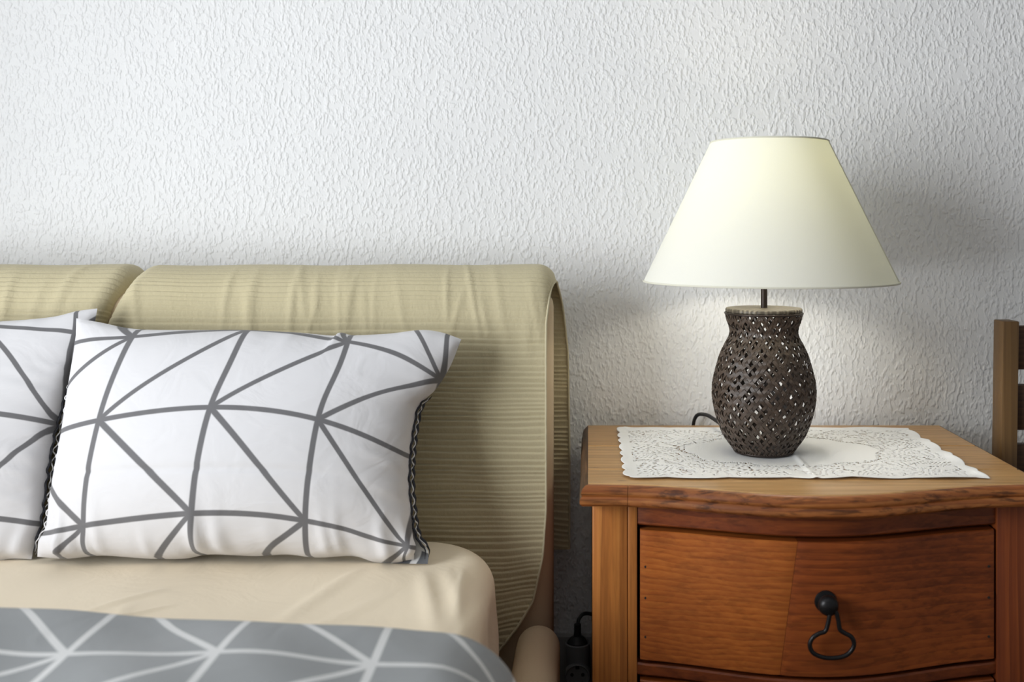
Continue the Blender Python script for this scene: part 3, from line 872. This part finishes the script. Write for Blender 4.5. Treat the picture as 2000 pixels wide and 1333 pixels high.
# ------------------------------------------------------------------ lace doily
def build_doily():
    x0, x1, y0, y1 = 0.043, 0.4995, 1.2355, 1.556
    nx, ny = 330, 232
    gx = np.linspace(x0, x1, nx + 1); gy = np.linspace(y0, y1, ny + 1)
    X, Y = np.meshgrid(gx, gy, indexing='ij')
    u = (X - x0) / (x1 - x0); v = (Y - y0) / (y1 - y0)
    tri = lambda q: 2 * np.abs(q - np.floor(q + 0.5))
    el = 0.0045 * (1 - np.abs(np.sin(np.pi * (Y - y0) / 0.040))) ** 1.0 * np.clip(1 - u / 0.05, 0, 1)
    er = 0.0045 * (1 - np.abs(np.sin(np.pi * (Y - y0) / 0.044 + 1))) * np.clip(1 - (1 - u) / 0.05, 0, 1)
    ef = 0.0045 * (1 - np.abs(np.sin(np.pi * (X - x0) / 0.077 + 0.9))) ** 1.2 * np.clip(1 - v / 0.06, 0, 1)
    eb = 0.0045 * (1 - np.abs(np.sin(np.pi * (X - x0) / 0.090 + 0.3))) ** 1.2 * np.clip(1 - (1 - v) / 0.06, 0, 1)
    # rounded corners
    Xd = X + el - er; Yd = Y + ef - eb
    cr = 0.02
    for cx_, cy_, sx, sy in ((x0 + cr, y0 + cr, -1, -1), (x1 - cr, y1 - cr * 1.8, 1, 1), (x0 + cr, y1 - cr, -1, 1)):
        ax, ay = (Xd - cx_) * sx, (Yd - cy_) * sy
        msk = (ax > 0) & (ay > 0)
        mx_ = np.maximum(ax, ay) + 1e-9
        rr_ = np.hypot(ax, ay) + 1e-9
        f = mx_ / rr_
        Xd = np.where(msk, cx_ + (Xd - cx_) * f, Xd); Yd = np.where(msk, cy_ + (Yd - cy_) * f, Yd)
    Z = ZT + 0.0006 + 0.0004 * (1 + np.sin(X * 60 + Y * 25)) 
    rim = np.minimum(np.minimum(u * (x1 - x0), (1 - u) * (x1 - x0)), np.minimum(v * (y1 - y0), (1 - v) * (y1 - y0)))
    lift = np.exp(-(rim / 0.012) ** 2)
    Z = Z + lift * 0.0016 * (1 + np.sin(X * 52 + 0.5) * np.sin(Y * 70 + 1)) + 0.0035 * np.exp(-((X - x0 - 0.008) ** 2 + (Y - y1 + 0.01) ** 2) / 0.012 ** 2)
    Z += 0.0016 * np.exp(-((X - 0.283) / 0.004) ** 2)              # pressed fold down the middle
    # which cells are open
    xc = (gx[:-1] + gx[1:])[:, None] / 2 - (x0 + x1) / 2
    yc = (gy[:-1] + gy[1:])[None, :] / 2 - (y0 + y1) / 2
    xc, yc = np.broadcast_arrays(xc, yc)
    rng = np.random.default_rng(4)
    wx = xc + 0.010 * np.sin(yc * 60 + 1) + 0.006 * np.sin(yc * 110 + xc * 45)
    wy = yc + 0.010 * np.sin(xc * 48) + 0.006 * np.sin(xc * 90 - yc * 60)
    a = np.abs(xc)
    net = (np.sin(wx * 2 * np.pi / 0.0125) * np.sin(wy * 2 * np.pi / 0.0105)) > 0.55
    flower = np.sin(wx * 2 * np.pi / 0.062) * np.sin(wy * 2 * np.pi / 0.056 + 0.8)
    outline = np.abs(flower - 0.28) < 0.085
    vein = np.abs(np.sin(wx * 2 * np.pi / 0.031 + wy * 2 * np.pi / 0.041)) < 0.10
    oval = (xc / 0.135) ** 2 + ((yc - 0.0) / 0.088) ** 2
    openm = (net & (flower < 0.28)) | (outline & (rng.random(net.shape) < 0.5)) | (vein & (flower > 0.28) & (rng.random(net.shape) < 0.5))
    openm &= ~(oval < 1.0)
    openm |= (np.abs(oval - 1.08 - 0.12 * np.sin(9 * np.arctan2(yc, xc))) < 0.05) & (rng.random(net.shape) < 0.45)
    rimc = np.minimum((x1 - x0) / 2 - np.abs(xc), (y1 - y0) / 2 - np.abs(yc))
    openm &= rimc > 0.016
    V = np.stack([Xd, Yd, Z], -1).reshape(-1, 3)
    m = ny + 1
    fs = [(i * m + j, (i + 1) * m + j, (i + 1) * m + j + 1, i * m + j + 1) for i in range(nx) for j in range(ny) if not openm[i, j]]
    o = mk('doily', V, fs, M['lace'], None)
    sm = o.modifiers.new('thickness', 'SOLIDIFY'); sm.thickness = 0.0005; sm.offset = 1
    tag(o, 'white lace doily with scalloped edges, lying under the lamp on the nightstand', 'doily')
build_doily()

# ------------------------------------------------------------------ table lamp
LX, LY, LZ = 0.2435, 1.386, ZT + 0.0022
lamp = empty('table_lamp', (LX, LY, LZ), 'lit table lamp with cream cone shade and dark woven cane base', 'lamp')
k_ = 1 / 1403.0
BP = catmull([(r_ * k_, h_ * k_) for r_, h_ in ((55, 0), (60, 6), (67, 16), (75, 27), (82, 40), (92, 68), (98, 96), (99.5, 116), (98, 136), (92.5, 160), (85, 186), (76, 206), (69, 219), (65, 230), (66, 242), (71, 256), (74, 270))], 8)
BPn = resample(BP, 400)
bs_ = np.r_[0, np.cumsum(np.linalg.norm(np.diff(BPn, axis=0), axis=1))]
BT = np.gradient(BPn, axis=0); BT /= np.linalg.norm(BT, axis=1)[:, None]
NP, LR = 14, 52 * k_
def base_pt(theta, s, off):
    r = np.interp(s, bs_, BPn[:, 0]); z = np.interp(s, bs_, BPn[:, 1])
    tr_ = np.interp(s, bs_, BT[:, 0]); tz = np.interp(s, bs_, BT[:, 1])
    r = r + tz * off; z = z - tr_ * off
    return np.stack([LX + r * np.cos(theta), LY + r * np.sin(theta), LZ + 0.001 + z], -1)
OFFS = [(0.0, 0.078), (0.396, 0.096), (0.604, 0.096)]
rnd = random.Random(5)
def strips(fam):
    sgn = 1 if fam == 0 else -1
    for kk in range(NP):
        for jj, (o_, hw) in enumerate(OFFS):
            idx = kk * 3 + jj
            s = np.linspace(0, bs_[-1], 110)
            w = hw * rnd.uniform(0.92, 1.05)
            pc = kk + o_ + rnd.uniform(-0.012, 0.012)
            rows = []
            for dl, th in ((-w, 1), (w, 1), (w, -1), (-w, -1)):
                p = pc + dl
                theta = (p - sgn * s / LR) * 2 * math.pi / NP
                # the coordinate counted along the other family's strips
                q = p - sgn * 2 * s / LR
                off = 0.0010 * np.cos(math.pi * (3 * q + idx)) * (1 if fam == 0 else -1) + th * 0.00035
                rows.append(base_pt(theta, s, off))
            S = np.stack(rows, 1)
            uv = np.stack([np.tile(np.array([0, 1, 1, 0]), len(s)) + idx * 3.3, np.repeat(s * 40, 4)], -1)
            n = len(s)
            fs = grid_faces(n, 4, False, True) + [(0, 1, 2, 3), tuple((n - 1) * 4 + j for j in (3, 2, 1, 0))]
            if sgn < 0: fs = fs
            mk('cane_strip', S.reshape(-1, 3), fs, M['cane1'] if rnd.random() < 0.5 else M['cane2'], lamp, smooth=True, sharp=40, uv=uv)
strips(0); strips(1)
circ = lambda r, z, n=64, cx=LX, cy=LY: [(cx + r * math.cos(a), cy + r * math.sin(a), z) for a in np.arange(n) / n * 2 * math.pi]
tube('base_ring', circ(56 * k_, LZ + 0.0024), 0.0022, M['rod'], lamp, 8, True)
tube('neck_ring', circ(74.5 * k_, LZ + 0.193), 0.0016, M['rod'], lamp, 8, True)
lathe('base_plate', [(0.0005, LZ + 0.0006), (54.5 * k_, LZ + 0.0006), (54.5 * k_, LZ + 0.003), (0.0005, LZ + 0.003)], LX, LY, M['rod'], lamp, 40)
lathe('woven_lid', [(0.003, LZ + 0.1945), (73 * k_, LZ + 0.1945), (74.5 * k_, LZ + 0.196), (74.5 * k_, LZ + 0.1985), (73 * k_, LZ + 0.200), (0.003, LZ + 0.2005)], LX, LY, M['lid'], lamp, 56)
rod = lathe('rod', [(0.0045, LZ + 0.19), (0.0045, LZ + 0.270)], LX + 0.0005, LY, M['rod'], lamp, 16)
# shade
SX, SY = 0.2510, LY
ZS0, ZS1, RS0, RS1 = 0.9195, 1.1130, 0.1745, 0.0810
nn = 96
S = []
for q in np.linspace(0, 1, 12):
    r = RS0 + (RS1 - RS0) * q; z = ZS0 + (ZS1 - ZS0) * q
    S.append(circ(r, z, nn, SX, SY))
sh = mk('lamp_shade', np.array(S).reshape(-1, 3), grid_faces(12, nn, False, True), M['shade'], lamp)
tube('shade_trim', circ(RS0, ZS0, nn, SX, SY), 0.0013, M['shade_trim'], sh, 6, True)
tube('shade_trim', circ(RS1, ZS1, nn, SX, SY), 0.0013, M['shade_trim'], sh, 6, True)
sa = math.radians(-90 + 67)
sec = []
for q in np.linspace(0.01, 0.99, 8):
    r = RS0 + (RS1 - RS0) * q; z = ZS0 + (ZS1 - ZS0) * q
    sec.append([(SX + (r + o) * math.cos(sa + d / r), SY + (r + o) * math.sin(sa + d / r), z) for d, o in ((-0.004, 0.0001), (-0.0038, 0.0007), (0.0038, 0.0007), (0.004, 0.0001))])
loft('shade_seam', sec, M['shade_trim'], sh)
tube('shade_carrier', circ(0.020, LZ + 0.288, 32, LX, LY), 0.0012, M['rod'], lamp, 6, True)
for q in range(3):
    a = q * 2.0944 + 0.4
    tube('shade_carrier', [(LX + 0.019 * math.cos(a), LY + 0.019 * math.sin(a), LZ + 0.288), (SX + RS1 * 0.6 * math.cos(a), SY + RS1 * 0.6 * math.sin(a), ZS1 - 0.012), (SX + (RS1 - 0.001) * math.cos(a), SY + (RS1 - 0.001) * math.sin(a), ZS1 - 0.002)], 0.0011, M['rod'], lamp, 6)
lathe('bulb_socket', [(0.0005, LZ + 0.262), (0.013, LZ + 0.263), (0.0165, LZ + 0.271), (0.0165, LZ + 0.301), (0.0135, LZ + 0.304), (0.0005, LZ + 0.304)], LX, LY, M['black'], lamp, 24)
lathe('bulb', [(0.011, LZ + 0.302), (0.013, LZ + 0.311), (0.020, LZ + 0.328), (0.0245, LZ + 0.346), (0.022, LZ + 0.362), (0.014, LZ + 0.373), (0.0006, LZ + 0.377)], LX, LY, M['bulb'], lamp, 28)
pl = bpy.data.lights.new('bulb_light', 'POINT')
pl.energy = 4.6
pl.color = (1.0, 0.95, 0.85)
pl.shadow_soft_size = 0.03
plo = bpy.data.objects.new('bulb_light', pl)
COL.objects.link(plo)
plo.parent = lamp
plo.location = (0.004, -0.002, 0.346)
# cord and plug
cord = catmull([(LX - 0.02, LY + 0.044, LZ + 0.006), (LX - 0.03, LY + 0.085, LZ + 0.010), (LX - 0.042, 1.53, LZ + 0.012), (0.184, 1.578, LZ + 0.0165), (0.170, 1.602, LZ + 0.004), (0.165, 1.606, 0.63), (0.14, 1.607, 0.45), (0.09, 1.607, 0.34), (0.04, 1.604, 0.345), (0.012, 1.600, 0.370), (-0.006, 1.590, 0.3785), (-0.0155, 1.579, 0.374), (-0.0178, 1.575, 0.362)], 8)
tube('power_cord', cord, 0.0030, M['black'], lamp, 8)
AX, AY = -0.0178, 1.575
lathe('plug', [(0.0155, 0.3335), (0.0158, 0.340), (0.012, 0.3455), (0.0062, 0.349), (0.0055, 0.356), (0.0055, 0.3675), (0.0035, 0.3685)], AX, AY, M['black'], lamp, 24)

# ------------------------------------------------------------------ wall socket and adapter
ad = empty('plug_adapter', (AX, AY, 0.255), 'dark grey round plug adapter in the wall socket between bed and nightstand', 'adapter')
lathe('adapter_body', [(0.0175, 0.252), (0.0195, 0.255), (0.0195, 0.338), (0.0180, 0.3395), (0.0165, 0.338), (0.0165, 0.3325), (0.0005, 0.3325)], AX, AY, M['grey_plastic'], ad, 40)
fz = 0.2945
lathe('socket_face', [(0.0195, 1.600), (0.0195, 1.5515), (0.0183, 1.5500), (0.0172, 1.5515), (0.0172, 1.5545), (0.0005, 1.5545)], AX, fz, M['grey_plastic'], ad, 40, axis='y')
for sx in (-1, 1):
    lathe('pin_hole', [(0.0028, 1.556), (0.0028, 1.5538), (0.0004, 1.5537)], AX + sx * 0.0085, fz + 0.002, M['black'], ad, 12, axis='y')
box('earth_clip', AX - 0.003, AX + 0.003, 1.5525, 1.556, fz - 0.0172, fz - 0.010, M['black'], ad, 0.0005)
box('earth_clip', AX - 0.003, AX + 0.003, 1.5525, 1.556, fz + 0.0110, fz + 0.0172, M['black'], ad, 0.0005)
ws = box('wall_socket', AX - 0.041, AX + 0.041, 1.603, YW, 0.2545, 0.3365, M['sock_plate'], None, 0.004)
tag(ws, 'square grey wall socket plate behind the plug adapter', 'socket')

# ------------------------------------------------------------------ chair
ch = empty('chair', (0.83, 1.33, 0), 'brown wooden ladder-back chair by the wall, right of the nightstand', 'chair')
CHX0, CHX1 = 0.6185, 0.992
def chpost(x, shx):
    return box('back_post', x, x + 0.0245, 1.492, 1.528, 0.0, ZC - 173 / F * 1.492, M['chair'], ch, 0.0018, shear=(shx, 0))
chpost(CHX0 - 0.010, 0.0125)
chpost(CHX1 + 0.010 - 0.0245, -0.0125)
for y0_, y1_ in ((637, 722), (752, 840), (868, 950)):
    za, zb_ = ZC - (y0_ - VY) / F * 1.505, ZC - (y1_ - VY) / F * 1.505
    box('back_slat', CHX0 + 0.020, CHX1 - 0.020, 1.502, 1.518, zb_, za, M['chair_slat'], ch, 0.0015)
for x in (CHX0 - 0.005, CHX1 - 0.028):
    box('front_leg', x, x + 0.033, 1.135, 1.168, 0, 0.42, M['chair'], ch, 0.002)
    box('stretcher', x + 0.006, x + 0.026, 1.168, 1.495, 0.20, 0.23, M['chair'], ch, 0.002)
box('stretcher', CHX0 + 0.03, CHX1 - 0.03, 1.142, 1.16, 0.26, 0.29, M['chair'], ch, 0.002)
box('seat', CHX0 - 0.012, CHX1 + 0.012, 1.120, 1.490, 0.42, 0.445, M['chair'], ch, 0.006, 3)
